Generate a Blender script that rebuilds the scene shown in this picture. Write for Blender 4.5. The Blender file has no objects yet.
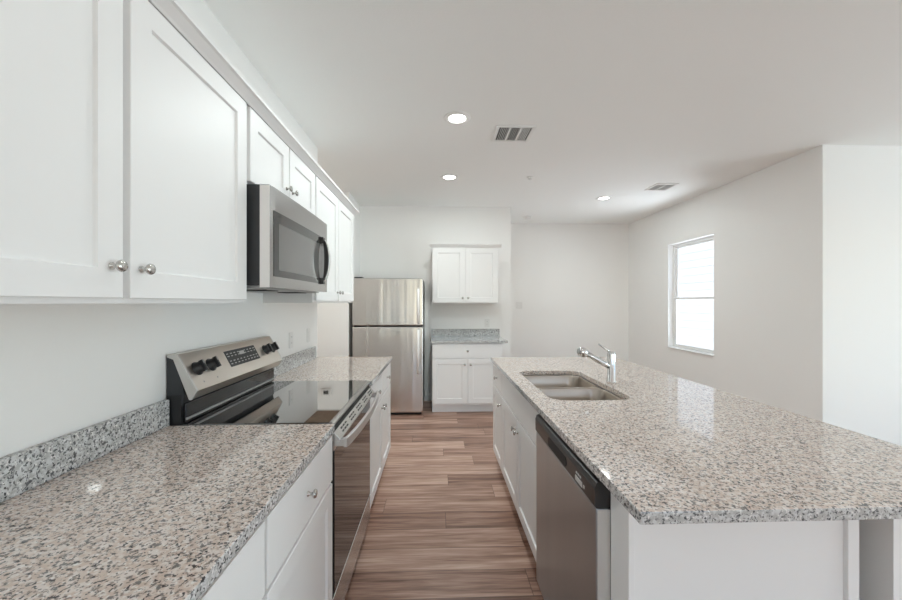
import bpy, bmesh, math, random
from mathutils import Vector, Matrix

S = bpy.context.scene
COL = S.collection
PI = math.pi

# ------------------------------------------------------------------ camera
FPX, EYE = 370.0, 1.39
cam_data = bpy.data.cameras.new('camera')
cam_data.sensor_fit = 'HORIZONTAL'
cam_data.sensor_width = 36.0
cam_data.lens = 36.0 * FPX / 902.0
cam_data.shift_y = 2.5 / 902.0
cam_data.clip_start = 0.02
cam = bpy.data.objects.new('camera', cam_data)
COL.objects.link(cam)
cam.location = (0, 0, EYE)
cam.rotation_euler = (PI / 2, 0, -math.atan(13.5 / FPX))
S.camera = cam

# ------------------------------------------------------------------ world, sun, daylight
W = bpy.data.worlds.new('sky')
S.world = W
W.use_nodes = True
wn = W.node_tree.nodes
wl = W.node_tree.links
wn.clear()
w_out = wn.new('ShaderNodeOutputWorld')
w_bg = wn.new('ShaderNodeBackground')
w_sky = wn.new('ShaderNodeTexSky')
w_sky.sky_type = 'NISHITA'
w_sky.sun_disc = False
w_sky.sun_elevation = math.radians(50)
w_sky.sun_rotation = math.radians(200)
w_bg.inputs['Strength'].default_value = 0.28
wl.new(w_sky.outputs[0], w_bg.inputs['Color'])
wl.new(w_bg.outputs[0], w_out.inputs['Surface'])


def lamp(name, kind, loc, rot, energy, color=(1, 1, 1), **kw):
    d = bpy.data.lights.new(name, kind)
    d.energy = energy
    d.color = color
    for k, v in kw.items():
        setattr(d, k, v)
    o = bpy.data.objects.new(name, d)
    COL.objects.link(o)
    o.location = loc
    o.rotation_euler = rot
    return o


# sun over the house, shining on the neighbouring wall
sun_dir = Vector((.58 * .79, .81 * .79, -.61))
lamp('sun', 'SUN', (-4, -6, 8), sun_dir.to_track_quat('-Z', 'Y').to_euler(), 5.0, (1, .96, .9), angle=.01)
# daylight entering through the big rear and east windows
lamp('daylight_rear', 'AREA', (1.6, -4.75, .75), (PI / 2 + 1.1, 0, 0), 14, (.78, .94, 1.0),
     shape='RECTANGLE', size=4.2, size_y=2.0)
lamp('daylight_east', 'AREA', (7.75, -0.4, .80), (0, PI / 2 + .86, 0), 190, (.78, .945, 1.0),
     shape='RECTANGLE', size=2.1, size_y=3.4)
# light thrown up through the dining window from the pale ground outside
lamp('daylight_dining', 'AREA', (4.25, 4.76, .25), (0, PI / 2 + .75, 0), 58, (.84, .93, 1.0),
     shape='RECTANGLE', size=1.0, size_y=1.6)

# ------------------------------------------------------------------ view
S.view_settings.view_transform = 'Standard'
S.view_settings.look = 'None'
S.view_settings.gamma = 1
S.view_settings.exposure = 0.58
S.view_settings.use_curve_mapping = False
S.cycles.use_denoising = True
S.cycles.max_bounces = 16
S.cycles.diffuse_bounces = 12
S.cycles.glossy_bounces = 5
S.cycles.sample_clamp_indirect = 8

# ------------------------------------------------------------------ materials


def new_mat(name):
    m = bpy.data.materials.new(name)
    m.use_nodes = True
    nt = m.node_tree
    return m, nt, nt.nodes['Principled BSDF']


def N(nt, kind, **kw):
    n = nt.nodes.new(kind)
    for k, v in kw.items():
        if k.startswith('i_'):
            key = k[2:].replace('_', ' ')
            n.inputs[key].default_value = v
        else:
            setattr(n, k, v)
    return n


def plain(name, col, rough=.5, metal=0.0, bump=0.0, bscale=200, spec=.5, coat=0.0, var=0.0):
    m, nt, b = new_mat(name)
    b.inputs['Base Color'].default_value = (*col, 1)
    b.inputs['Roughness'].default_value = rough
    b.inputs['Metallic'].default_value = metal
    b.inputs['Specular IOR Level'].default_value = spec
    b.inputs['Coat Weight'].default_value = coat
    tc = N(nt, 'ShaderNodeTexCoord')
    nz = N(nt, 'ShaderNodeTexNoise', i_Scale=bscale, i_Detail=3.0)
    nt.links.new(tc.outputs['Object'], nz.inputs['Vector'])
    if var:
        mx = N(nt, 'ShaderNodeMix', data_type='RGBA')
        mx.inputs['A'].default_value = (*[c * (1 - var) for c in col], 1)
        mx.inputs['B'].default_value = (*[min(1, c * (1 + var)) for c in col], 1)
        nt.links.new(nz.outputs['Fac'], mx.inputs['Factor'])
        nt.links.new(mx.outputs['Result'], b.inputs['Base Color'])
    if bump:
        bp = N(nt, 'ShaderNodeBump', i_Strength=bump, i_Distance=.002)
        nt.links.new(nz.outputs['Fac'], bp.inputs['Height'])
        nt.links.new(bp.outputs['Normal'], b.inputs['Normal'])
    return m


def ramp(nt, stops, interp='CONSTANT'):
    r = N(nt, 'ShaderNodeValToRGB')
    r.color_ramp.interpolation = interp
    e = r.color_ramp.elements
    while len(e) < len(stops):
        e.new(.5)
    for q, (p, c) in zip(e, stops):
        q.position = p
        q.color = (*c, 1)
    return r


def granite_mat(name, beige, pale, brown, cool):
    """pale ground, soft beige clouds, brown and near-black grains"""
    m, nt, b = new_mat(name)
    L = nt.links.new
    tc = N(nt, 'ShaderNodeTexCoord')

    def noise(scale, off, detail=1.5, rough=.5):
        mp = N(nt, 'ShaderNodeMapping')
        mp.inputs['Location'].default_value = (off, off * 1.7, off * .6)
        L(tc.outputs['Object'], mp.inputs['Vector'])
        n = N(nt, 'ShaderNodeTexNoise', i_Scale=scale, i_Detail=detail, i_Roughness=rough)
        L(mp.outputs[0], n.inputs['Vector'])
        return n.outputs['Fac']

    def mask(fac, lo, hi):
        r = ramp(nt, [(lo, (0, 0, 0)), (hi, (1, 1, 1))], 'LINEAR')
        L(fac, r.inputs[0])
        return r.outputs[0]

    def over(base, col, msk, amount=1.0):
        mx = N(nt, 'ShaderNodeMix', data_type='RGBA')
        if amount < 1:
            k = N(nt, 'ShaderNodeMath', operation='MULTIPLY')
            L(msk, k.inputs[0])
            k.inputs[1].default_value = amount
            msk = k.outputs[0]
        L(msk, mx.inputs['Factor'])
        if isinstance(base, tuple):
            mx.inputs['A'].default_value = (*base, 1)
        else:
            L(base, mx.inputs['A'])
        mx.inputs['B'].default_value = (*col, 1)
        return mx.outputs['Result']
    c = over(pale, beige, mask(noise(75, 3.1), .40, .56))
    c = over(c, (.90, .89, .87), mask(noise(120, 5.3), .60, .68), .8)
    c = over(c, brown, mask(noise(135, 8.7, 2.0), .565, .64), .85)
    c = over(c, cool, mask(noise(98, 12.9, 2.0), .59, .64), .9)
    c = over(c, (.045, .045, .05), mask(noise(125, 17.2, 2.0), .60, .64), .95)
    L(c, b.inputs['Base Color'])
    b.inputs['Roughness'].default_value = .05
    b.inputs['IOR'].default_value = 1.62
    return m


def wood_floor_mat():
    m, nt, b = new_mat('plank_floor')
    L = nt.links.new

    def M(op, a, bb=None, **kw):
        n = N(nt, 'ShaderNodeMath', operation=op)
        for i, v in enumerate((a, bb)):
            if v is None:
                continue
            if isinstance(v, (int, float)):
                n.inputs[i].default_value = v
            else:
                L(v, n.inputs[i])
        return n.outputs[0]
    tc = N(nt, 'ShaderNodeTexCoord')
    sx = N(nt, 'ShaderNodeSeparateXYZ')
    L(tc.outputs['Object'], sx.inputs[0])
    x, y = sx.outputs[0], sx.outputs[1]
    PW, PL = .1785, 1.22
    rv = M('DIVIDE', M('ADD', y, -1.918 + .1785 * 40), PW)
    row = M('FLOOR', rv)
    rf = M('FRACT', rv)
    wn_ = N(nt, 'ShaderNodeTexWhiteNoise', noise_dimensions='1D')
    L(row, wn_.inputs['W'])
    pv = M('DIVIDE', M('ADD', M('ADD', x, 20), M('MULTIPLY', wn_.outputs['Value'], PL)), PL)
    pl = M('FLOOR', pv)
    pf = M('FRACT', pv)
    cid = N(nt, 'ShaderNodeCombineXYZ')
    L(row, cid.inputs[0])
    L(pl, cid.inputs[1])
    w2 = N(nt, 'ShaderNodeTexWhiteNoise', noise_dimensions='2D')
    L(cid.outputs[0], w2.inputs['Vector'])
    # grain stretched along the plank
    gv = N(nt, 'ShaderNodeCombineXYZ')
    L(M('ADD', M('MULTIPLY', x, 1.6), M('MULTIPLY', w2.outputs['Value'], 37)), gv.inputs[0])
    L(M('MULTIPLY', y, 27), gv.inputs[1])
    L(M('MULTIPLY', row, 3.7), gv.inputs[2])
    g = N(nt, 'ShaderNodeTexNoise', i_Scale=1.0, i_Detail=5.0, i_Roughness=.55, i_Distortion=.6)
    L(gv.outputs[0], g.inputs['Vector'])
    fv = N(nt, 'ShaderNodeCombineXYZ')
    L(M('MULTIPLY', x, 6), fv.inputs[0])
    L(M('MULTIPLY', y, 130), fv.inputs[1])
    fg = N(nt, 'ShaderNodeTexNoise', i_Scale=1.0, i_Detail=3.0)
    L(fv.outputs[0], fg.inputs['Vector'])
    t = M('ADD', M('ADD', M('ADD', M('MULTIPLY', g.outputs['Fac'], 1.0), -.145), M('MULTIPLY', fg.outputs['Fac'], .36)),
          M('MULTIPLY', M('SUBTRACT', w2.outputs['Value'], .5), .30))
    r = ramp(nt, [(.28, (.15, .076, .053)), (.45, (.305, .175, .128)), (.58, (.43, .272, .207)),
                  (.75, (.60, .425, .345))], 'LINEAR')
    L(t, r.inputs[0])
    # seams
    e1 = M('MINIMUM', rf, M('SUBTRACT', 1.0, rf))
    e2 = M('MULTIPLY', M('MINIMUM', pf, M('SUBTRACT', 1.0, pf)), PL / PW)
    e = M('MINIMUM', e1, e2)
    seam = ramp(nt, [(0.0, (.25, .25, .25)), (.018, (1, 1, 1))], 'LINEAR')
    L(e, seam.inputs[0])
    mx = N(nt, 'ShaderNodeMix', data_type='RGBA', blend_type='MULTIPLY')
    mx.inputs['Factor'].default_value = .85
    L(r.outputs[0], mx.inputs['A'])
    L(seam.outputs[0], mx.inputs['B'])
    L(mx.outputs['Result'], b.inputs['Base Color'])
    b.inputs['Roughness'].default_value = .36
    bp = N(nt, 'ShaderNodeBump', i_Strength=.15, i_Distance=.002)
    L(fg.outputs['Fac'], bp.inputs['Height'])
    L(bp.outputs['Normal'], b.inputs['Normal'])
    return m


def steel_mat(name, col, rough=.28, axis='Z', wave=.35):
    """brushed steel: streaks that run along one local axis"""
    m, nt, b = new_mat(name)
    L = nt.links.new
    b.inputs['Metallic'].default_value = 1.0
    b.inputs['Base Color'].default_value = (*col, 1)
    tc = N(nt, 'ShaderNodeTexCoord')
    mp = N(nt, 'ShaderNodeMapping')
    L(tc.outputs['Object'], mp.inputs['Vector'])
    mp.inputs['Scale'].default_value = {'Z': (5, 5, .15), 'X': (.15, 5, 5), 'Y': (5, .15, 5)}[axis]
    nz = N(nt, 'ShaderNodeTexNoise', i_Scale=1.0, i_Detail=2.0)
    L(mp.outputs[0], nz.inputs['Vector'])
    bp = N(nt, 'ShaderNodeBump', i_Strength=wave, i_Distance=.02)
    L(nz.outputs['Fac'], bp.inputs['Height'])
    L(bp.outputs['Normal'], b.inputs['Normal'])
    mp2 = N(nt, 'ShaderNodeMapping')
    L(tc.outputs['Object'], mp2.inputs['Vector'])
    mp2.inputs['Scale'].default_value = {'Z': (9, 9, .4), 'X': (.4, 9, 9), 'Y': (9, .4, 9)}[axis]
    n2 = N(nt, 'ShaderNodeTexNoise', i_Scale=1.0, i_Detail=1.0)
    L(mp2.outputs[0], n2.inputs['Vector'])
    mr = N(nt, 'ShaderNodeMapRange')
    mr.inputs['To Min'].default_value = rough * .8
    mr.inputs['To Max'].default_value = rough * 1.2
    L(n2.outputs['Fac'], mr.inputs['Value'])
    L(mr.outputs[0], b.inputs['Roughness'])
    return m


def pane_mat():
    m, nt, b = new_mat('window_glass')
    L = nt.links.new
    nt.nodes.remove(b)
    out = nt.nodes['Material Output']
    tr = N(nt, 'ShaderNodeBsdfTransparent')
    gl = N(nt, 'ShaderNodeBsdfGlossy')
    gl.inputs['Roughness'].default_value = .0
    fr = N(nt, 'ShaderNodeFresnel', i_IOR=1.45)
    ge = N(nt, 'ShaderNodeNewGeometry')
    io = N(nt, 'ShaderNodeMapRange')
    io.inputs['To Min'].default_value = 1.45
    io.inputs['To Max'].default_value = 1 / 1.45
    L(ge.outputs['Backfacing'], io.inputs['Value'])
    L(io.outputs[0], fr.inputs['IOR'])
    mx = N(nt, 'ShaderNodeMixShader')
    L(fr.outputs[0], mx.inputs[0])
    L(tr.outputs[0], mx.inputs[1])
    L(gl.outputs[0], mx.inputs[2])
    L(mx.outputs[0], out.inputs['Surface'])
    return m


def siding_mat():
    m, nt, b = new_mat('lap_siding')
    L = nt.links.new
    tc = N(nt, 'ShaderNodeTexCoord')
    nz = N(nt, 'ShaderNodeTexNoise', i_Scale=30.0)
    L(tc.outputs['Object'], nz.inputs['Vector'])
    r = ramp(nt, [(0, (.55, .56, .56)), (1, (.60, .61, .61))], 'LINEAR')
    L(nz.outputs['Fac'], r.inputs[0])
    L(r.outputs[0], b.inputs['Base Color'])
    b.inputs['Roughness'].default_value = .7
    return m


def emit_mat(name, col, strength):
    m, nt, b = new_mat(name)
    b.inputs['Base Color'].default_value = (*col, 1)
    b.inputs['Emission Color'].default_value = (*col, 1)
    b.inputs['Emission Strength'].default_value = strength
    return m


WALL = plain('wall_paint', (.88, .88, .87), .6, bump=.12, bscale=260)
CEIL = plain('ceiling_paint', (.895, .905, .895), .75, bump=.35, bscale=120)
WHITE = plain('white_cabinet_paint', (.84, .84, .84), .42, bump=.02, bscale=60)
TRIM = plain('white_trim_paint', (.84, .84, .83), .4, bump=.02, bscale=80)
PLY = plain('bare_plywood', (.42, .30, .21), .6, bscale=25, var=.2)
GRANITE = granite_mat('speckled_granite', (.675, .56, .49), (.79, .725, .685), (.27, .225, .20), (.17, .165, .165))
GRANITE_DAYLIT = granite_mat('daylit_speckled_granite', (.49, .49, .485), (.66, .67, .675), (.22, .22, .225), (.09, .093, .10))  # same stone with a cool daylight tint put into its colours
FLOOR = wood_floor_mat()
STEEL = steel_mat('brushed_steel', (.64, .63, .615), .25, 'Z', .65)
STEELY = steel_mat('brushed_steel_across', (.60, .59, .575), .26, 'X', .15)
MWSTEEL = steel_mat('microwave_steel', (.42, .415, .41), .22, 'X', .2)
STEELW = plain('warm_steel', (.64, .60, .55), .3, 1.0, bscale=80)
DSTEEL = steel_mat('dark_steel', (.44, .485, .52), .3, 'Z', .2)
CHROME = plain('chrome', (.80, .80, .80), .09, 1.0, bscale=50)
NICKEL = plain('satin_nickel', (.58, .57, .55), .2, 1.0, bscale=50)
SINKM = plain('sink_steel', (.52, .465, .41), .30, 1.0, bscale=300, bump=.02)
TRIMD = plain('dark_trim_metal', (.30, .285, .27), .3, 1.0, bscale=80)
PALEM = plain('pale_satin_metal', (.84, .83, .82), .45, .1, bscale=80)
HANDLEM = plain('brushed_handle_steel', (.60, .59, .575), .34, .85, bscale=80)
CAPM = plain('pale_metal_cap', (.62, .61, .59), .45, .35, bscale=80)
BLACK = plain('black_plastic', (.018, .018, .019), .3, bscale=60)
MATTEB = plain('matte_black', (.012, .012, .012), .6, bscale=60)
GLASSB = plain('black_glass', (.008, .008, .009), .04, bscale=60, spec=.7)
COOKG = plain('cooktop_glass', (.010, .010, .011), .03, bscale=60, spec=1.0, coat=1.0)
COOKG.node_tree.nodes['Principled BSDF'].inputs['IOR'].default_value = 1.9
COOKG.node_tree.nodes['Principled BSDF'].inputs['Coat IOR'].default_value = 1.8
COOKG.node_tree.nodes['Principled BSDF'].inputs['Coat Roughness'].default_value = .02
SMOKE = plain('smoked_glass', (.045, .044, .042), .06, bscale=60, spec=.8)
SMOKE2 = plain('pale_smoked_glass', (.15, .147, .143), .08, bscale=60, spec=.8)
CHAR = plain('charcoal_enamel', (.032, .034, .038), .38, bscale=60)
GREYM = plain('grey_metal', (.36, .36, .36), .4, .6, bscale=60)
MARK = plain('pale_print', (.55, .55, .54), .5, bscale=60)
PLATE = plain('white_plastic', (.80, .80, .79), .35, bscale=60)
SLOT = plain('dark_slot', (.06, .06, .06), .6, bscale=60)
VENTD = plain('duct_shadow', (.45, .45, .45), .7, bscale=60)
GLASS = pane_mat()
SIDING = siding_mat()
GROUND = plain('pale_ground', (.55, .54, .50), .9, bscale=8, var=.15)
LAMPM = emit_mat('lamp_lens', (1, .99, .97), 7.0)

# ------------------------------------------------------------------ mesh helpers


class MB:
    """collects shapes into one bmesh"""

    def __init__(self):
        self.bm = bmesh.new()

    def _merge(self, t):
        me = bpy.data.meshes.new('tmp')
        t.to_mesh(me)
        t.free()
        self.bm.from_mesh(me)
        bpy.data.meshes.remove(me)

    def box(self, x0, x1, y0, y1, z0, z1, bev=0.0, seg=2, mat=None):
        t = bmesh.new()
        bmesh.ops.create_cube(t, size=1)
        for v in t.verts:
            v.co = Vector((x0 + (v.co.x + .5) * (x1 - x0), y0 + (v.co.y + .5) * (y1 - y0),
                           z0 + (v.co.z + .5) * (z1 - z0)))
        if bev:
            bmesh.ops.bevel(t, geom=t.edges[:], offset=bev, segments=seg, affect='EDGES', profile=.5)
            for f in t.faces:
                f.smooth = False
        if mat is not None:
            t.transform(mat)
        self._merge(t)
        return self

    def prism(self, pts, a0, a1, axis='x', bev=0.0):
        """polygon pts (u,v) extruded along axis; axis x: (u,v)=(y,z); y: (x,z); z: (x,y)"""
        t = bmesh.new()

        def P(u, v, a):
            return {'x': (a, u, v), 'y': (u, a, v), 'z': (u, v, a)}[axis]
        lo = [t.verts.new(P(u, v, a0)) for u, v in pts]
        hi = [t.verts.new(P(u, v, a1)) for u, v in pts]
        n = len(pts)
        t.faces.new(lo)
        t.faces.new(hi)
        for i in range(n):
            t.faces.new((lo[i], lo[(i + 1) % n], hi[(i + 1) % n], hi[i]))
        bmesh.ops.recalc_face_normals(t, faces=t.faces[:])
        if bev:
            bmesh.ops.bevel(t, geom=t.edges[:], offset=bev, segments=2, affect='EDGES', profile=.5)
        self._merge(t)
        return self

    def lathe(self, prof, mat=None, n=24, caps=True):
        """profile [(r,h)] about local z, then transformed"""
        t = bmesh.new()
        rings = []
        for r, h in prof:
            if r < 1e-6:
                rings.append([t.verts.new((0, 0, h))])
            else:
                rings.append([t.verts.new((r * math.cos(2 * PI * i / n), r * math.sin(2 * PI * i / n), h))
                              for i in range(n)])
        for a, b in zip(rings, rings[1:]):
            if len(a) == 1 and len(b) == 1:
                continue
            for i in range(n):
                j = (i + 1) % n
                if len(a) == 1:
                    t.faces.new((a[0], b[i], b[j]))
                elif len(b) == 1:
                    t.faces.new((a[i], a[j], b[0]))
                else:
                    t.faces.new((a[i], a[j], b[j], b[i]))
        for ring, flip in ((rings[0], True), (rings[-1], False)):
            if len(ring) > 1 and caps:
                t.faces.new(ring[::-1] if flip else ring)
        bmesh.ops.recalc_face_normals(t, faces=t.faces[:])
        for f in t.faces:
            f.smooth = len(f.verts) < 5
        if mat is not None:
            t.transform(mat)
        self._merge(t)
        return self

    def tube(self, path, rad, n=14, flat=1.0):
        """round bar along points; rad is a number or list"""
        t = bmesh.new()
        pts = [Vector(p) for p in path]
        rs = rad if isinstance(rad, (list, tuple)) else [rad] * len(pts)
        rings = []
        up = Vector((0, 0, 1))
        for i, p in enumerate(pts):
            d = (pts[min(i + 1, len(pts) - 1)] - pts[max(i - 1, 0)]).normalized()
            ref = up if abs(d.dot(up)) < .95 else Vector((1, 0, 0))
            a = d.cross(ref).normalized()
            b = d.cross(a).normalized()
            rings.append([t.verts.new(p + rs[i] * (a * math.cos(2 * PI * k / n) + b * flat * math.sin(2 * PI * k / n)))
                          for k in range(n)])
        for a, b in zip(rings, rings[1:]):
            for i in range(n):
                t.faces.new((a[i], a[(i + 1) % n], b[(i + 1) % n], b[i]))
        t.faces.new(rings[0][::-1])
        t.faces.new(rings[-1])
        bmesh.ops.recalc_face_normals(t, faces=t.faces[:])
        for f in t.faces:
            f.smooth = len(f.verts) == 4
        self._merge(t)
        return self

    def panel(self, x0, x1, z0, z1, yb, yf, stile=.062, rail=.062, rec=.008, cham=.0018, slope=.004):
        """a shaker door: one solid slab whose front (towards -y, at yf) has a recessed field"""
        t = bmesh.new()

        def loop(ix, iz, y):
            return [t.verts.new(p) for p in ((x0 + ix, y, z0 + iz), (x1 - ix, y, z0 + iz),
                                             (x1 - ix, y, z1 - iz), (x0 + ix, y, z1 - iz))]
        ls = [loop(0, 0, yb), loop(0, 0, yf + cham), loop(cham, cham, yf), loop(stile, rail, yf),
              loop(stile + slope, rail + slope, yf + rec)]
        for a, b in zip(ls, ls[1:]):
            for i in range(4):
                j = (i + 1) % 4
                t.faces.new((a[i], a[j], b[j], b[i]))
        t.faces.new(ls[0][::-1])
        t.faces.new(ls[-1])
        bmesh.ops.recalc_face_normals(t, faces=t.faces[:])
        self._merge(t)
        return self

    def make(self, name, mat, parent=None, loc=None):
        me = bpy.data.meshes.new(name)
        self.bm.normal_update()
        self.bm.to_mesh(me)
        self.bm.free()
        me.materials.append(mat)
        o = bpy.data.objects.new(name, me)
        COL.objects.link(o)
        if parent is not None:
            o.parent = parent
        if loc:
            o.location = loc
        return o


def thing(name, label, cat, loc=(0, 0, 0), rz=0.0, group=None):
    o = bpy.data.objects.new(name, None)
    o.empty_display_size = .1
    COL.objects.link(o)
    o.location = loc
    o.rotation_euler = (0, 0, rz)
    o['label'] = label
    o['category'] = cat
    o['kind'] = 'thing'
    if group:
        o['group'] = group
    return o


def tag(o, label, cat, group=None):
    o['label'] = label
    o['category'] = cat
    o['kind'] = 'thing'
    if group:
        o['group'] = group
    return o


def struct(name, mb, mat, label=None):
    o = mb.make(name, mat)
    o['kind'] = 'structure'
    if label:
        o['label'] = label
    return o


OUT_Y = Matrix.Rotation(PI / 2, 4, 'X')       # local z -> -y (out of a cabinet face)

# ------------------------------------------------------------------ setting
CH = 2.75
XL, XR = -1.055, 3.315          # kitchen left wall, dining right wall
YB, YN, YJ = 5.245, 6.31, 3.07  # kitchen back wall, nook back wall, wall facing the camera on the right
struct('floor', MB().box(-3.2, 7.2, -4.2, 3.21, -.1, 0).box(-3.2, 3.46, 3.21, 6.6, -.1, 0), FLOOR, 'brown wood plank floor')
struct('ceiling', MB().box(-3.2, 7.2, -4.2, 3.21, CH, CH + .12).box(-3.2, 3.46, 3.21, 6.6, CH, CH + .12), CEIL, 'pale textured ceiling')
struct('wall_left', MB().box(XL - .13, XL, -4.1, 3.295, 0, CH), WALL)
struct('wall_hall', MB().box(-3.15, -3.0, 3.0, 4.6, 0, CH).box(-3.0, XL - .13, 3.175, 3.295, 0, CH), WALL)
struct('wall_alcove', MB().box(-3.15, -1.09, 4.585, 5.36, 0, CH), WALL)
struct('wall_back', MB().box(-1.09, 1.046, YB, 5.36, 0, CH).box(.93, 1.046, 5.36, YN, 0, CH), WALL)
struct('wall_nook', MB().box(.93, XR + .15, YN, YN + .12, 0, CH), WALL)
# right wall with the window opening
WY0, WY1, WZ0, WZ1 = 4.325, 5.205, .745, 2.215
struct('wall_right', MB().box(XR, XR + .15, YJ, WY0, 0, CH).box(XR, XR + .15, WY1, YN + .12, 0, CH)
       .box(XR, XR + .15, WY0, WY1, 0, WZ0).box(XR, XR + .15, WY0, WY1, WZ1, CH), WALL)
struct('wall_front', MB().box(XR + .0005, 7.1, YJ - .002, YJ + .14, 0, CH), WALL)
# east wall with a wide glazed opening, rear wall with a wide glazed opening (behind the camera)
struct('wall_east', MB().box(6.75, 6.9, -4.1, -2.2, 0, CH).box(6.75, 6.9, 1.4, YJ, 0, CH)
       .box(6.75, 6.9, -2.2, 1.4, 0, .15).box(6.75, 6.9, -2.2, 1.4, 2.4, CH), WALL)
struct('wall_rear', MB().box(-1.2, -.6, -3.9, -3.75, 0, CH).box(3.8, 6.9, -3.9, -3.75, 0, CH)
       .box(-.6, 3.8, -3.9, -3.75, 0, .3).box(-.6, 3.8, -3.9, -3.75, 2.4, CH), WALL)


def baseboard(name, x0, x1, y0, y1):
    struct(name, MB().box(x0, x1, y0, y1, 0, .085, .003), TRIM)


baseboard('baseboard_back', -1.09, 1.046, YB - .013, YB)
baseboard('baseboard_nook', 1.046, XR, YN - .013, YN)
baseboard('baseboard_right', XR - .013, XR, YJ, YN - .013)
baseboard('baseboard_front', XR, 6.75, YJ - .015, YJ - .002)
baseboard('baseboard_alcove', -3.0, -1.09, 4.572, 4.585)

# window on the right wall: single-hung, drywall return, two sashes
win = bpy.data.objects.new('window_1', None)
COL.objects.link(win)
win['kind'] = 'structure'
win['label'] = 'white single-hung window in the right wall'
xi, xo = XR + .075, XR + .125
f = MB()
fw = .032
f.box(xi, xo, WY0, WY0 + fw, WZ0, WZ1, .003).box(xi, xo, WY1 - fw, WY1, WZ0, WZ1, .003)
f.box(xi, xo, WY0 + fw, WY1 - fw, WZ0, WZ0 + fw, .003).box(xi, xo, WY0 + fw, WY1 - fw, WZ1 - fw, WZ1, .003)
f.make('window_frame', TRIM, win)


def sash(z0, z1, x0, x1, tail):
    a, b = WY0 + fw, WY1 - fw
    s = MB()
    w = .026
    s.box(x0, x1, a, a + w, z0, z1, .003).box(x0, x1, b - w, b, z0, z1, .003)
    s.box(x0, x1, a + w, b - w, z0, z0 + w, .003).box(x0, x1, a + w, b - w, z1 - w, z1, .003)
    o = s.make('sash', TRIM, win)
    xm = (x0 + x1) / 2
    MB().box(xm - .002, xm + .002, a + w - .004, b - w + .004, z0 + w - .004, z1 - w + .004).make('pane', GLASS, o)


sash(WZ0 + fw, 1.46, xi + .004, xi + .022, 'lower')
sash(1.434, WZ1 - fw, xi + .024, xi + .042, 'upper')
MB().box(XR - .022, xi, WY0 - .0, WY1 + .0, WZ0 - .0, WZ0 + .012, .003).make('window_sill', TRIM, win)

for nm, args in (('window_2', ('x', -.6, 3.8, .3, 2.4, -3.85, -3.8)), ('window_3', ('y', -2.2, 1.4, .15, 2.4, 6.8, 6.85))):
    ax, a0, a1, z0, z1, d0, d1 = args
    w = bpy.data.objects.new(nm, None)
    COL.objects.link(w)
    w['kind'] = 'structure'
    fr = MB()
    gl = MB()

    def bx(u0, u1, zz0, zz1, m=fr, e0=d0, e1=d1):
        if ax == 'x':
            m.box(u0, u1, e0, e1, zz0, zz1)
        else:
            m.box(e0, e1, u0, u1, zz0, zz1)
    n = 3
    for i in range(n + 1):
        u = a0 + (a1 - a0) * i / n
        bx(max(a0, u - .03), min(a1, u + .03), z0, z1)
    bx(a0, a1, z0, z0 + .05)
    bx(a0, a1, z1 - .05, z1)
    fr.make('window_frame', TRIM, w)
    dm = (d0 + d1) / 2
    bx(a0, a1, z0, z1, gl, dm - .002, dm + .002)
    gl.make('pane', GLASS, w)

# outside the dining window: the neighbouring house wall with lap siding, pale ground
sd = MB()
for i in range(30):
    z = -.3 + i * .18
    sd.prism([(6.10, z), (6.10, z + .185), (6.085, z + .185), (6.079, z)], 3.4, 11.0, 'y')
struct('wall_neighbour', sd, SIDING, 'white lap siding of the house outside the window')
struct('ground_outside', MB().box(3.46, 6.2, 3.3, 11, -.4, -.3), GROUND)

# pony wall behind the island and the short wing that carries the overhang
struct('wall_island', MB().box(1.13, 1.24, 1.35, 3.13, 0, .882).box(1.240, 1.350, 1.06, 3.13, 0, .882).box(1.205, 1.50, .935, 1.06, 0, .868)
       .box(1.202, 1.503, .932, 1.063, .868, .882), WALL, 'painted pony wall carrying the island overhang')

# ------------------------------------------------------------------ cabinets
DT = .02   # door thickness


def knob(parent, x, z, y):
    m = Matrix.Translation((x, y, z)) @ OUT_Y
    return MB().lathe([(.0085, 0), (.0085, .002), (.0055, .005), (.0045, .012), (.007, .016), (.0128, .019),
                       (.0142, .0225), (.0125, .0265), (.006, .0285), (0, .029)], m, 20).make('knob', NICKEL, parent)


def base_cabinet(label, loc, rz, w, drawers, doors, knobs, depth=.60, h=.884, toe=.105, group=None, open_top=False,
                 ztop=.872, zmid=.69, zlow=.128):
    """front face of the carcass at local y=0, width along x; fronts stand proud towards -y"""
    t = thing('base_cabinet', label, 'cabinet', loc, rz, group)
    b = MB()
    if open_top:
        b.box(0, .018, 0, depth, toe, h).box(w - .018, w, 0, depth, toe, h)
        b.box(.018, w - .018, depth - .012, depth, toe, h).box(.018, w - .018, 0, depth - .012, toe, toe + .018)
        b.box(.018, w - .018, 0, .018, toe + .018, .68).box(.018, w - .018, 0, .018, .68, h)
    else:
        b.box(0, w, 0, depth, toe, h)
    b.make('carcass', WHITE, t)
    MB().box(0, w, .07, depth, 0, toe).make('toe_kick', WHITE, t)
    e = .012
    for x0, x1, kn in drawers:
        d = MB().box(x0 + e / 2, x1 - e / 2, -DT, 0, zmid + .006, ztop, .0018).make('drawer', WHITE, t)
        if kn:
            knob(d, (x0 + x1) / 2, (zmid + ztop) / 2 + .004, -DT)
    for (x0, x1), kx in zip(doors, knobs):
        d = MB().panel(x0 + e / 2, x1 - e / 2, zlow, zmid - .006, 0, -DT).make('door', WHITE, t)
        knob(d, x0 + .038 if kx < 0 else x1 - .038, zmid - .075, -DT)
    return t


RL, RI = PI / 2, -PI / 2
XF = -.430     # carcass face of the left run
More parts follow.
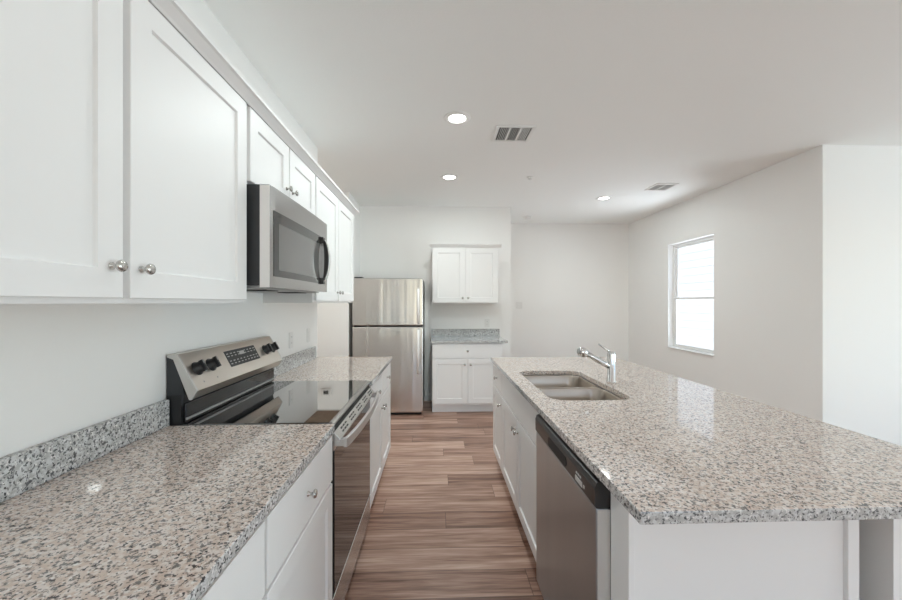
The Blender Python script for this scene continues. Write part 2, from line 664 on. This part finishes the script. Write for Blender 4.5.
# left run (width runs along +Y)
base_cabinet('white base cabinet under the nearest granite top, closest to the camera', (XF, .35, 0), RL, .552,
             [(.0, .552, 1)], [(0, .552)], [-1], group='left base cabinets')
base_cabinet('white base cabinet with one drawer and door just before the stove', (XF, .904, 0), RL, .564,
             [(.0, .564, 1)], [(0, .564)], [-1], group='left base cabinets')
base_cabinet('white two-drawer base cabinet between the stove and the refrigerator', (XF, 2.276, 0), RL, .985,
             [(0, .4925, 1), (.4925, .985, 1)], [(0, .4925), (.4925, .985)], [1, -1], group='left base cabinets')
# back wall
base_cabinet('white base cabinet on the back wall beside the refrigerator', (-.068, 4.632, 0), 0, .888,
             [(.0, .888, 1)], [(0, .444), (.444, .888)], [1, -1], depth=.60)
# island (width runs along -Y, so x=0 is the far end)
XI = .498
base_cabinet('narrow white one-door island cabinet at the far end', (XI, 3.17, 0), RI, .434,
             [(0, .434, 1)], [(0, .434)], [1], depth=.57, group='island cabinets')
base_cabinet('white two-door sink cabinet in the island, beside the dishwasher', (XI, 2.735, 0), RI, 1.029,
             [(0, 1.029, 0)], [(0, .5145), (.5145, 1.029)], [1, -1], depth=.57, open_top=True, group='island cabinets')
# island end: filler stile and end panel
ep = thing('end_panel', 'white flat end panel closing the near end of the island', 'panel', (.502, .947, 0))
MB().box(.0, .592, .012, .09, 0, .883).make('panel', WHITE, ep)
MB().box(-.004, .012, 0, .102, 0, .883, .002).make('corner_stile', WHITE, ep)
MB().box(.592, .624, 0, .09, 0, .883, .002).make('edge_stile', WHITE, ep)


def wall_cabinet(label, loc, rz, w, z0, z1, doors, knobs, kz=.08, depth=.305, group=None, gap=.0055):
    t = thing('wall_cabinet', label, 'cabinet', loc, rz, group)
    MB().box(0, w, 0, depth, 0.008, z1 - z0).box(0, w, 0, .022, 0, .008).box(0, .019, .022, depth, 0, .008) \
        .box(w - .019, w, .022, depth, 0, .008).make('carcass', WHITE, t)
    MB().box(.019, w - .019, .022, depth, .004, .008).make('bottom_panel', PLY, t)['label'] = 'unpainted plywood underside'
    for (x0, x1), kx in zip(doors, knobs):
        l = .012 if x0 == 0 else gap
        r = .012 if x1 == w else gap
        d = MB().panel(x0 + l, x1 - r, .012, z1 - z0 - .012, 0, -DT, .066, .066).make('door', WHITE, t)
        knob(d, x0 + l + .032 if kx < 0 else x1 - r - .032, kz, -DT)
    return t


XU = -.758      # carcass face of the left uppers; doors at -.74
UD = XU - XL - .001
U0, U1 = 1.388, 2.174
wall_cabinet('large white two-door wall cabinet nearest the camera', (XU, .33, U0), RL, 1.143, U0, U1,
             [(0, .578), (.578, 1.143)], [1, -1], .085, UD, 'left wall cabinets', .010)
wall_cabinet('short white wall cabinet above the microwave', (XU, 1.4745, 1.858), RL, .8, 1.858, U1,
             [(0, .40), (.40, .80)], [1, -1], .088, UD, 'left wall cabinets')
wall_cabinet('tall white wall cabinet between the microwave and refrigerator', (XU, 2.276, U0), RL, 1.025, U0, U1,
             [(0, .5125), (.5125, 1.025)], [1, -1], .075, UD, 'left wall cabinets')
bc = wall_cabinet('white two-door wall cabinet on the back wall', (-.073, 4.92, 1.378), 0, .885, 1.378, 2.126,
                  [(0, .4425), (.4425, .885)], [1, -1], .072, YB - 4.92 - .001)
CP = [(0, 0), (-.022, 0), (-.026, .008), (-.034, .014), (-.044, .026), (-.052, .029), (-.052, .040), (0, .040)]
z = 2.126 - 1.378
MB().prism([(u, z - .003 + v * 1.15) for u, v in CP], -.035, .92, 'x').make('crown_moulding', WHITE, bc)
# crown along the whole left run
XD = XU
pr = [(XD - u * 1.15, 2.128 + v * 1.0) for u, v in CP]
cr = MB()
cr.prism([(XD + .0201, 2.163), (XD + .024, 2.163), (XD + .030, 2.169), (XD + .050, 2.187), (XD + .060, 2.189),
          (XD + .060, 2.203), (XL + .002, 2.203), (XL + .002, 2.1745), (XD + .0201, 2.1745)], .30, 3.325, 'y')
tag(cr.make('crown_moulding', WHITE), 'long white crown moulding along the top of the left wall cabinets', 'moulding')

# ------------------------------------------------------------------ countertops


def daylit_sides(o, box=None):
    """slab sides get a cooler copy of the granite, cool daylight put into its colour"""
    o.data.materials.append(GRANITE_DAYLIT)
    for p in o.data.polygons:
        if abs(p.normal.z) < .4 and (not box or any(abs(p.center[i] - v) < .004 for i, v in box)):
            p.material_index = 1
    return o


def slab(name, x0, x1, y0, y1, label, bs=None, top=None):
    t = thing(name, label, 'countertop', ((x0 + x1) / 2, (y0 + y1) / 2, .884))
    cx, cy = t.location.x, t.location.y
    daylit_sides(MB().box(x0 - cx, x1 - cx, y0 - cy, y1 - cy, 0, .030, .003).make('slab', top or GRANITE, t))
    if bs:
        a0, a1, b0, b1 = bs
        MB().box(a0 - cx, a1 - cx, b0 - cy, b1 - cy, .0303, .132, .002).make('backsplash', GRANITE_DAYLIT, t)
    return t


slab('granite_countertop', XL + .001, -.404, -.35, 1.470, 'long granite countertop in the left foreground',
     (XL + .001, XL + .021, -.35, 1.468))
slab('granite_countertop', XL + .001, -.397, 2.273, 3.282, 'short granite countertop between stove and refrigerator',
     (XL + .001, XL + .021, 2.275, 3.20))
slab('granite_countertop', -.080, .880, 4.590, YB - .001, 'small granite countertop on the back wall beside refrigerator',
     (-.080, .880, YB - .021, YB - .001), GRANITE_DAYLIT)


def rrect(x0, x1, y0, y1, r, n=8):
    out = []
    for cx, cy, a in ((x1 - r, y1 - r, 0), (x0 + r, y1 - r, 90), (x0 + r, y0 + r, 180), (x1 - r, y0 + r, 270)):
        for k in range(n + 1):
            q = math.radians(a + 90 * k / n)
            out.append((cx + r * math.cos(q), cy + r * math.sin(q)))
    return out


ix0, ix1, iy0, iy1 = .460, 1.540, .824, 3.195
SX0, SX1, SY0, SY1 = .556, .974, 1.778, 2.560
t = thing('granite_countertop', 'large granite island countertop with the sink cut into it', 'countertop', (1.0, 2.0, .884))
bm = bmesh.new()
es = []
for pts in ([(ix0, iy0), (ix1, iy0), (ix1, iy1), (ix0, iy1)], rrect(SX0, SX1, SY0, SY1, .085)):
    vs = [bm.verts.new((x - 1.0, y - 2.0, 0)) for x, y in pts]
    for i in range(len(vs)):
        es.append(bm.edges.new((vs[i], vs[(i + 1) % len(vs)])))
res = bmesh.ops.triangle_fill(bm, use_beauty=True, use_dissolve=False, edges=es)
ex = bmesh.ops.extrude_face_region(bm, geom=bm.faces[:])
for v in [g for g in ex['geom'] if isinstance(g, bmesh.types.BMVert)]:
    v.co.z = .030
bmesh.ops.recalc_face_normals(bm, faces=bm.faces[:])
m_ = MB()
m_.bm.free()
m_.bm = bm
isl = daylit_sides(m_.make('slab', GRANITE, t), ((0, ix0 - 1.0), (0, ix1 - 1.0), (1, iy0 - 2.0), (1, iy1 - 2.0)))
bv = isl.modifiers.new('eased_edge', 'BEVEL')
bv.width = .003
bv.segments = 2
bv.limit_method = 'ANGLE'
bv.angle_limit = math.radians(50)

# ------------------------------------------------------------------ sink and tap
sk = thing('kitchen_sink', 'double-bowl stainless steel sink set under the island granite', 'sink', (.752, 2.169, .70))


def bowl(x0, x1, y0, y1, hole):
    t = bmesh.new()
    cx, cy = .752, 2.169
    loops = []
    for ins, zz, r in ((0, .8835, .075), (.003, .878, .072), (.012, .80, .07), (.018, .735, .066), (.026, .712, .06), (.045, .700, .05)):
        loops.append([t.verts.new((x - cx, y - cy, zz - .70)) for x, y in
                      rrect(x0 + ins, x1 - ins, y0 + ins, y1 - ins, r)])
    n = len(loops[0])
    for a, b in zip(loops, loops[1:]):
        for i in range(n):
            fc = t.faces.new((a[i], b[i], b[(i + 1) % n], a[(i + 1) % n]))
            fc.smooth = True
    fc = t.faces.new(loops[-1])
    bmesh.ops.recalc_face_normals(t, faces=t.faces[:])
    if fc.normal.z < 0:
        bmesh.ops.reverse_faces(t, faces=t.faces[:])
    mb = MB()
    mb.bm.free()
    mb.bm = t
    o = mb.make('bowl', SINKM, sk)
    s = o.modifiers.new('sheet', 'SOLIDIFY')
    s.thickness = .0015
    s.offset = -1
    dx, dy = (x0 + x1) / 2 - cx, (y0 + y1) / 2 - cy
    MB().lathe([(.042, 0.0005), (.042, .003), (.034, .004), (.030, .001), (0, .001)], Matrix.Translation((dx, dy, 0)), 28).make('drain', CHROME, o)


bowl(.560, .968, 1.784, 2.158, 0)
bowl(.560, .968, 2.182, 2.554, 0)
lip = []
bx0, bx1, br = .560, .968, .075
for cx_, cy_, a0, a1 in ((bx0 + br, 2.158 - br, 180, 90), (bx1 - br, 2.158 - br, 90, 0),
                         (bx1 - br, 2.182 + br, 0, -90), (bx0 + br, 2.182 + br, 270, 180)):
    for k in range(9):
        q = math.radians(a0 + (a1 - a0) * k / 8)
        lip.append((cx_ + br * math.cos(q) - .752, cy_ + br * math.sin(q) - 2.169))
MB().prism(lip, .176, .1815, 'z').make('divider', SINKM, sk)

fc = thing('kitchen_faucet', 'chrome single-lever kitchen faucet behind the sink on the island', 'faucet', (1.041, 2.179, .914))
fcb = MB()
fcb.lathe([(.029, 0), (.029, .006), (.0235, .012), (.0235, .168), (.022, .178), (.012, .184), (0, .185)], None, 28)
fcb.make('body', CHROME, fc)
fs = MB()
fs.tube([(-.010, 0, .092), (-.055, 0, .116), (-.110, 0, .148), (-.152, 0, .173)], [.017, .0165, .0165, .017], 16)
sp = fs.make('spout', CHROME, fc)
d = Vector((-.86, -.15, .26)).normalized()
hm = Matrix.Translation((-.148, 0, .172)) @ d.to_track_quat('Z', 'Y').to_matrix().to_4x4()
MB().lathe([(.013, 0), (.022, .006), (.0275, .018), (.029, .036), (.0265, .050), (.021, .055)], hm, 24).make('spray_head', CHROME, sp)
hm2 = Matrix.Translation(Vector((-.148, 0, .172)) + d * .0545) @ d.to_track_quat('Z', 'Y').to_matrix().to_4x4()
MB().lathe([(.0205, 0), (.0205, .002), (0, .002)], hm2, 24).make('spray_face', GREYM, sp)
MB().tube([(-.008, 0, .178), (-.030, 0, .196), (-.078, 0, .228)], [.008, .0062, .0060], 12).make('lever', CHROME, fc)

# ------------------------------------------------------------------ stove (local: x along +Y of the room, -y towards the aisle)
RW = .797
st = thing('electric_stove', 'stainless electric stove with black glass top between the left countertops', 'stove', (-.413, 1.474, 0), RL)
DEP = -XL - .413 - .004      # depth behind the door plane to the wall
MB().box(0, RW, .022, DEP - .02, .03, .905).make('body', CHAR, st)
for x in (.06, RW - .06):
    for y in (.08, DEP - .1):
        MB().lathe([(.02, 0), (.02, .03)], Matrix.Translation((x, y, 0)), 16).make('foot', MATTEB, st)
ct = MB().box(.001, RW - .001, .012, DEP - .055, .905, .9165, .003).make('cooktop', COOKG, st)
MB().prism([(.012, .9172), (.006, .9175), (-.006, .911), (-.006, .904), (.012, .904)], -.0005, RW + .0005, 'x', .001).make('front_trim', TRIMD, st)
# vent strip above the door
MB().box(.001, RW - .001, .002, .022, .872, .904, .001).make('control_gap', MATTEB, st)
va, vb = Vector((-.004, .876)), Vector((-.030, .846))
vs = MB().prism([tuple(va), tuple(vb), (-.030, .840), (.020, .840), (.020, .876)], .004, RW - .004, 'x', .001).make('vent_strip', STEELY, st)
vu = (va - vb).normalized()
vn = Vector((-vu.y, vu.x))


def on_vent(s_, x, off):
    p = vb + vu * s_ + vn * off
    zc, xc = Vector((0, vn.x, vn.y)), Vector((1, 0, 0))
    m = Matrix((xc, zc.cross(xc), zc)).transposed().to_4x4()
    m.translation = (x, p.x, p.y)
    return m


for g in range(5):
    for k in range(3):
        x = .085 + g * .148 + k * .034
        for sv, dx in ((.028, .006), (.014, 0)):
            MB().box(-.013, .013, -.0032, .0032, -.0015, .0006, mat=on_vent(sv, x + dx, 0)).make('vent_slot', SLOT, vs)
# oven door
od = MB().box(.003, RW - .003, 0, .021, .225, .843, .003).make('door', BLACK, st)
MB().box(.012, RW - .012, -.004, 0, .232, .800, .002).make('door_glass', GLASSB, od)
MB().box(.003, RW - .003, -.005, 0, .802, .842, .002).make('door_top_rail', STEELY, od)
def arc(u):
    return -.040 - .026 * max(0, math.sin(PI * u)) ** .7


us = [k / 28 for k in range(29)]
hx_ = [.008 + u * (RW - .016) for u in us]
bar = [(x, arc(u) - .014) for x, u in zip(hx_, us)] + [(x, arc(u)) for x, u in zip(hx_[::-1], us[::-1])]
MB().prism(bar, .815, .853, 'z', .003).make('handle', HANDLEM, od)
for x in (.020, RW - .020):
    MB().box(x - .012, x + .012, -.042, -.004, .819, .849, .003).make('handle_bracket', HANDLEM, od)
MB().box(.003, RW - .003, -.003, .021, .075, .220, .003).make('drawer', STEELY, st)
# back guard
bg = MB().box(.001, RW - .001, DEP - .055, DEP, .905, 1.03).make('backguard', BLACK, st)
MB().box(.012, RW - .006, DEP - .068, DEP - .055, .920, .995, .003).make('backguard_panel', GLASSB, bg)
MB().box(.006, RW - .003, DEP - .075, DEP - .068, .931, .940, .002).make('trim_strip', GREYM, bg)
MB().prism([(DEP - .066, 1.03), (DEP - .034, 1.180), (DEP, 1.185), (DEP, .95), (DEP - .045, .95), (DEP - .060, 1.0)], .002, RW - .002, 'x').make('guard_shell', CHAR, bg)
# slanted control panel: in the (y,z) plane from bottom front to top back
pb, ptp = Vector((DEP - .116, 1.045)), Vector((DEP - .040, 1.187))
u_ = (ptp - pb).normalized()
nrm = Vector((-u_.y, u_.x))                      # outwards
q0, q1 = pb - nrm * .038, ptp - nrm * .034
cp = MB().prism([tuple(pb), tuple(ptp), (DEP - .002, 1.187), (DEP - .002, 1.178), tuple(ptp - nrm * .020 - u_ * .01), (pb.x + .030, 1.012), (pb.x + .022, 1.011)],
                0, RW, 'x', .0015).make('control_panel', STEELW, st)
for x0, x1 in ((-.0012, .010), (RW - .010, RW + .0012)):
    MB().prism([tuple(pb + nrm * .001), tuple(ptp + nrm * .001), (DEP - .002, 1.188), (DEP - .002, 1.177), tuple(ptp - nrm * .021 - u_ * .01), (pb.x + .030, 1.011), (pb.x + .021, 1.010)],
               x0, x1, 'x', .001).make('end_cap', CAPM, cp)


def on_panel(s, x, off=0.0):
    p = pb + u_ * s + nrm * off
    # local frame: z -> outward normal, x -> along panel width, y -> up the slope
    zc = Vector((0, nrm.x, nrm.y))
    xc = Vector((1, 0, 0))
    yc = zc.cross(xc)
    m = Matrix((xc, yc, zc)).transposed().to_4x4()
    m.translation = (x, p.x, p.y)
    return m


PLEN = (ptp - pb).length
for x in (.066, .158, .665, .745):
    kb = MB().lathe([(.029, 0), (.029, .002), (.024, .004), (.022, .022), (.020, .025), (0, .025)], on_panel(PLEN * .54, x), 28)
    kb.box(-.006, .006, -.024, .024, .02, .036, .002, mat=on_panel(PLEN * .54, x))
    k = kb.make('knob', BLACK, cp)
    MB().box(-.0012, .0012, .006, .022, .036, .0366, mat=on_panel(PLEN * .54, x)).make('pointer', MARK, k)
for x in (.066, .158):
    MB().lathe([(.004, 0), (.004, .0006)], on_panel(PLEN * .17, x), 12).make('indicator_dot', GREYM, cp)
dp = MB().box(-.140, .140, -.040, .040, 0, .0012, mat=on_panel(PLEN * .56, .425)).make('display', SLOT, cp)
mk = MB()
random.seed(4)
for r_ in (-.026, -.012, .012, .025):
    for c in range(9):
        x = -.122 + c * .0305
        if abs(x) < .03 and r_ > 0:
            continue
        wv = .012 + .006 * random.random()
        mk.box(x - wv / 2, x + wv / 2, r_ - .0022, r_ + .0022, .0012, .0016, mat=on_panel(PLEN * .56, .425))
mk.box(-.022, .022, .008, .026, .0012, .0016, mat=on_panel(PLEN * .56, .425))
mk.make('display_marks', MARK, dp)

# ------------------------------------------------------------------ microwave
MWY, MWW, MZ0, MZ1 = 1.484, .758, 1.446, 1.857
mw = thing('microwave_oven', 'stainless over-the-range microwave hanging under the short wall cabinet', 'microwave', (-.656, MWY, MZ0), RL)
MH = MZ1 - MZ0
MD = -XL - .656 - .003
MB().box(.004, MWW - .004, .046, MD, .012, MH).make('body', CHAR, mw)
ub = MB().box(.01, MWW - .01, .05, MD - .01, 0, .012, .002).make('underside', GREYM, mw)
for x in (.16, .53):
    MB().box(x, x + .12, .09, .20, -.004, 0).make('grease_filter', MATTEB, ub)
# door with bowed front
t = bmesh.new()
prof = []
n = 16
for k in range(n + 1):
    u = k / n
    x = MWW * u
    y = .006 * (2 * u - 1) ** 2 + (.003 if k == 0 else 0)
    prof.append((x, y))
prof += [(MWW, .044), (0, .044)]
md = MB().prism(prof, .006, MH, 'z').make('door', MWSTEEL, mw)


def bow(x):
    u = x / MWW
    return .006 * (2 * u - 1) ** 2


def bowed(x0, x1, z0, z1, off, th, name, mat, parent):
    k = 12
    p = [(x0 + (x1 - x0) * i / k, bow(x0 + (x1 - x0) * i / k) - off) for i in range(k + 1)]
    p += [(x0 + (x1 - x0) * i / k, bow(x0 + (x1 - x0) * i / k) - off + th) for i in range(k, -1, -1)]
    return MB().prism(p, z0, z1, 'z').make(name, mat, parent)


gw = bowed(.036, .695, .050, .316, .0015, .003, 'door_glass', SMOKE, md)
bowed(.075, .585, .078, .270, .0022, .0012, 'window_screen', SMOKE2, gw)
MB().box(-.0012, .0004, .006, .043, .004, MH - .004).make('door_edge_or_lit_side', PALEM, md)
hx = .640


def dee(z, lift):
    u = (z - .062) / .240
    return -.008 - lift * max(0, math.sin(PI * u)) ** .55


zs = [.062 + .240 * k / 24 for k in range(25)]
outer = [(dee(z, .034), z) for z in zs]
inner = [(dee(z, .014) + .004, z) for z in zs]
hd = MB().prism(outer + inner[::-1], hx - .013, hx + .013, 'x').make('handle', BLACK, md)
MB().prism([(y - .0035, z) for y, z in outer] + outer[::-1], hx - .013, hx + .013, 'x').make('handle_face', CHROME, hd)
for z0 in (.048, .278):
    MB().box(hx - .018, hx + .018, -.014, .004, z0, z0 + .036, .004).make('handle_mount', BLACK, hd)

# ------------------------------------------------------------------ refrigerator
FX0, FW, FY = -1.043, .865, 4.565
fr = thing('refrigerator', 'stainless top-freezer refrigerator in the alcove on the back wall', 'refrigerator', (FX0, FY, 0))
MB().box(.004, FW - .004, .075, .655, .05, 1.680, .004).make('body', CHAR, fr)
for z0, z1, hz0, hz1, nm in ((1.105, 1.690, 1.135, 1.560, 'freezer_door'), (.034, 1.092, .52, 1.060, 'door')):
    dm = MB().box(0, FW, 0, .068, z0, z1, .014, 4)
    dd = dm.make(nm, STEEL, fr)
    hx = FW - .058
    h = MB()
    h.tube([(hx, -.040, hz0), (hx, -.044, (hz0 + hz1) / 2), (hx, -.040, hz1)], .0165, 14)
    hh = h.make('handle', PALEM, dd)
    for zz in (hz0 + .02, hz1 - .02):
        MB().box(hx - .010, hx + .010, -.040, .002, zz - .014, zz + .014, .003).make('handle_post', GREYM, hh)
    MB().box(.01, FW - .01, .068, .075, z0 + .01, z1 - .01).make('gasket', MATTEB, dd)
MB().box(.02, FW - .02, .035, .10, .006, .034).make('grille', MATTEB, fr)
MB().box(.02, .12, .02, .13, 1.680, 1.705, .004).make('hinge_cover', CHAR, fr)
for x in (.07, FW - .07):
    for y in (.08, .6):
        MB().lathe([(.02, 0), (.02, .05)], Matrix.Translation((x, y, 0)), 14).make('foot', MATTEB, fr)

# ------------------------------------------------------------------ dishwasher
DY1, DWW = 1.703, .650
dw = thing('dishwasher', 'stainless dishwasher with black control strip at the near end of the island', 'dishwasher', (.458, DY1, 0), RI)
MB().box(.008, DWW - .008, .044, .58, .10, .872).make('tub', CHAR, dw)
MB().box(.012, DWW - .012, .10, .14, 0, .10).make('toe_plate', MATTEB, dw)
dd = MB().box(0, DWW, 0, .042, .105, .793, .004).make('door', DSTEEL, dw)
c = MB().prism([(0, .795), (-.003, .800), (-.004, .850), (.002, .868), (.012, .872), (.042, .872), (.042, .795)], 0, DWW, 'x').make('control_panel', BLACK, dw)
MB().box(DWW - .0005, DWW + .0012, .004, .041, .108, .790).make('door_edge_or_lit_side', CAPM, dd)  # pale plate: the light on the steel door's side put into colour
MB().prism(rrect(.20, .415, .806, .842, .016), -.0056, -.0025, 'y').make('pocket_handle', MATTEB, c)
m = MB()
for k in range(3):
    m.box(.505 + k * .016, .515 + k * .016, -.0050, -.0030, .832, .838)
m.box(.500, .556, -.0050, -.0030, .808, .824)
m.box(.566, .574, -.0050, -.0030, .813, .822)
m.make('panel_marks', MARK, c)

# ------------------------------------------------------------------ ceiling fittings


def downlight(x, y, label, watts=9, tint=(.91, 1.0, .99)):
    t = thing('recessed_light', label, 'ceiling light', (x, y, CH), 0, 'recessed ceiling lights')
    MB().lathe([(.0625, 0), (.0635, -.005), (.070, -.009), (.092, -.007), (.098, -.003), (.099, 0)], None, 40).make('trim_ring', TRIM, t)
    MB().lathe([(.062, -.0005), (.062, -.003), (.045, -.005), (0, -.006)], None, 40).make('lens', LAMPM, t)
    o = lamp('downlight_glow', 'AREA', (0, 0, -.012), (0, 0, 0), watts, tint, shape='DISK', size=.12)
    o.parent = t


downlight(.145, 2.724, 'round recessed ceiling light next to the dark-louvred ceiling vent')
downlight(.130, 4.007, 'round recessed ceiling light nearer the back wall cabinets', 6.5)
downlight(.150, 1.441, 'added recessed fill light, out of view above the aisle beside the stove', 2)  # unseen fitting, added to brighten the aisle
downlight(-1.75, 4.05, 'added recessed fill light, out of view in the side hall beyond the left wall', 4.5, (1, .92, .82))  # unseen warm fitting, added to lift the alcove and island fronts
downlight(2.165, 4.74, 'round recessed ceiling light over the dining area by the window', 6)


def vent(x0, x1, y0, y1, label, bays, dark):
    cx, cy = (x0 + x1) / 2, (y0 + y1) / 2
    t = thing('ceiling_vent', label, 'vent', (cx, cy, CH), 0, 'ceiling vents')
    a, b = (x1 - x0) / 2, (y1 - y0) / 2
    fr = MB()
    w = .026
    fr.box(-a, a, -b, -b + w, -.010, 0, .002).box(-a, a, b - w, b, -.010, 0, .002)
    fr.box(-a, -a + w, -b + w, b - w, -.010, 0, .002).box(a - w, a, -b + w, b - w, -.010, 0, .002)
    fr.make('frame', TRIM, t)
    MB().box(-a + w, a - w, -b + w, b - w, -.0012, -.0002).make('backing', dark, t)
    iw = 2 * (a - w)
    for k in range(1, bays):
        x = -a + w + iw * k / bays
        MB().box(x - .007, x + .007, -b + w, b - w, -.010, -.0012).make('divider', TRIM, t)
    for k in range(bays):
        m = MB()
        u0 = -a + w + iw * k / bays + .009
        u1 = -a + w + iw * (k + 1) / bays - .009
        nn = 5
        for j in range(nn):
            x = u0 + (u1 - u0) * (j + .5) / nn
            rot = Matrix.Translation((x, 0, -.005)) @ Matrix.Rotation(math.radians((40, 0, -40)[k] if bays == 3 else 35), 4, 'Y')
            m.box(-.0008, .0008, -b + w, b - w, -.0035, .0035, mat=rot)
        m.make('louvre', TRIM, t)
    return t


vent(.455, .762, 2.815, 3.100, 'square ceiling vent with dark louvres above the island', 3, SLOT)
vent(2.50, 2.755, 4.125, 4.385, 'pale ceiling vent near the window wall', 2, VENTD)
sd_ = thing('smoke_detector', 'round white smoke detector on the ceiling at the nook', 'smoke detector', (1.423, 5.83, CH))
MB().lathe([(.062, 0), (.062, -.012), (.055, -.030), (.035, -.036), (0, -.037)], None, 32).make('housing', PLATE, sd_)
MB().lathe([(.066, 0), (.066, -.006), (.060, -.006), (.060, 0)], None, 32).make('mount', PLATE, sd_)
sp_ = thing('fire_sprinkler', 'small grey sprinkler cap on the ceiling above the island', 'sprinkler', (1.002, 3.976, CH))
MB().lathe([(.038, 0), (.036, -.004), (.015, -.006)], None, 24).make('escutcheon', TRIM, sp_)
MB().lathe([(.016, -.005), (.013, -.022), (.020, -.024), (.020, -.027), (0, -.027)], None, 16).make('head', PLATE, sp_)


# ------------------------------------------------------------------ electrical plates
def plate(label, cat, name, loc, rz, kind):
    t = thing(name, label, cat, loc, rz)
    w = .058 if kind == 'double' else .036
    MB().box(-w, w, -.006, 0, -.057, .057, .003).make('cover_plate', PLATE, t)
    if kind == 'outlet':
        for dz in (-.021, .021):
            m = MB().box(-.013, .013, -.0075, -.005, dz - .014, dz + .014, .002).make('receptacle', PLATE, t)
            MB().box(-.006, -.0045, -.0078, -.0074, dz - .005, dz + .006).box(.0045, .006, -.0078, -.0074, dz - .004, dz + .005).make('slots', SLOT, m)
    else:
        for dx in ((-.024, .024) if kind == 'double' else (0,)):
            MB().box(dx - .016, dx + .016, -.0085, -.005, -.033, .033, .002).make('rocker', PLATE, t)
    return t


plate('white outlet plate on the left wall closer to the stove', 'outlet', 'wall_outlet', (XL, 2.70, 1.12), RL, 'outlet')
plate('white switch plate on the left wall close to its far end', 'switch', 'wall_switch', (XL, 3.06, 1.125), RL, 'single')
plate('white outlet plate on the back wall above the small countertop', 'outlet', 'wall_outlet', (.705, YB, 1.10), 0, 'outlet')
plate('white double switch plate on the nook wall', 'switch', 'wall_switch', (1.40, YN, 1.345), 0, 'double')
th = thing('thermostat', 'small white thermostat on the alcove wall beside the refrigerator', 'thermostat', (-1.36, 4.585, 1.54))
MB().box(-.06, .06, -.02, 0, -.045, .045, .004).make('housing', PLATE, th)
MB().box(-.03, .03, -.021, -.0195, -.022, .024).make('screen', SMOKE, th)
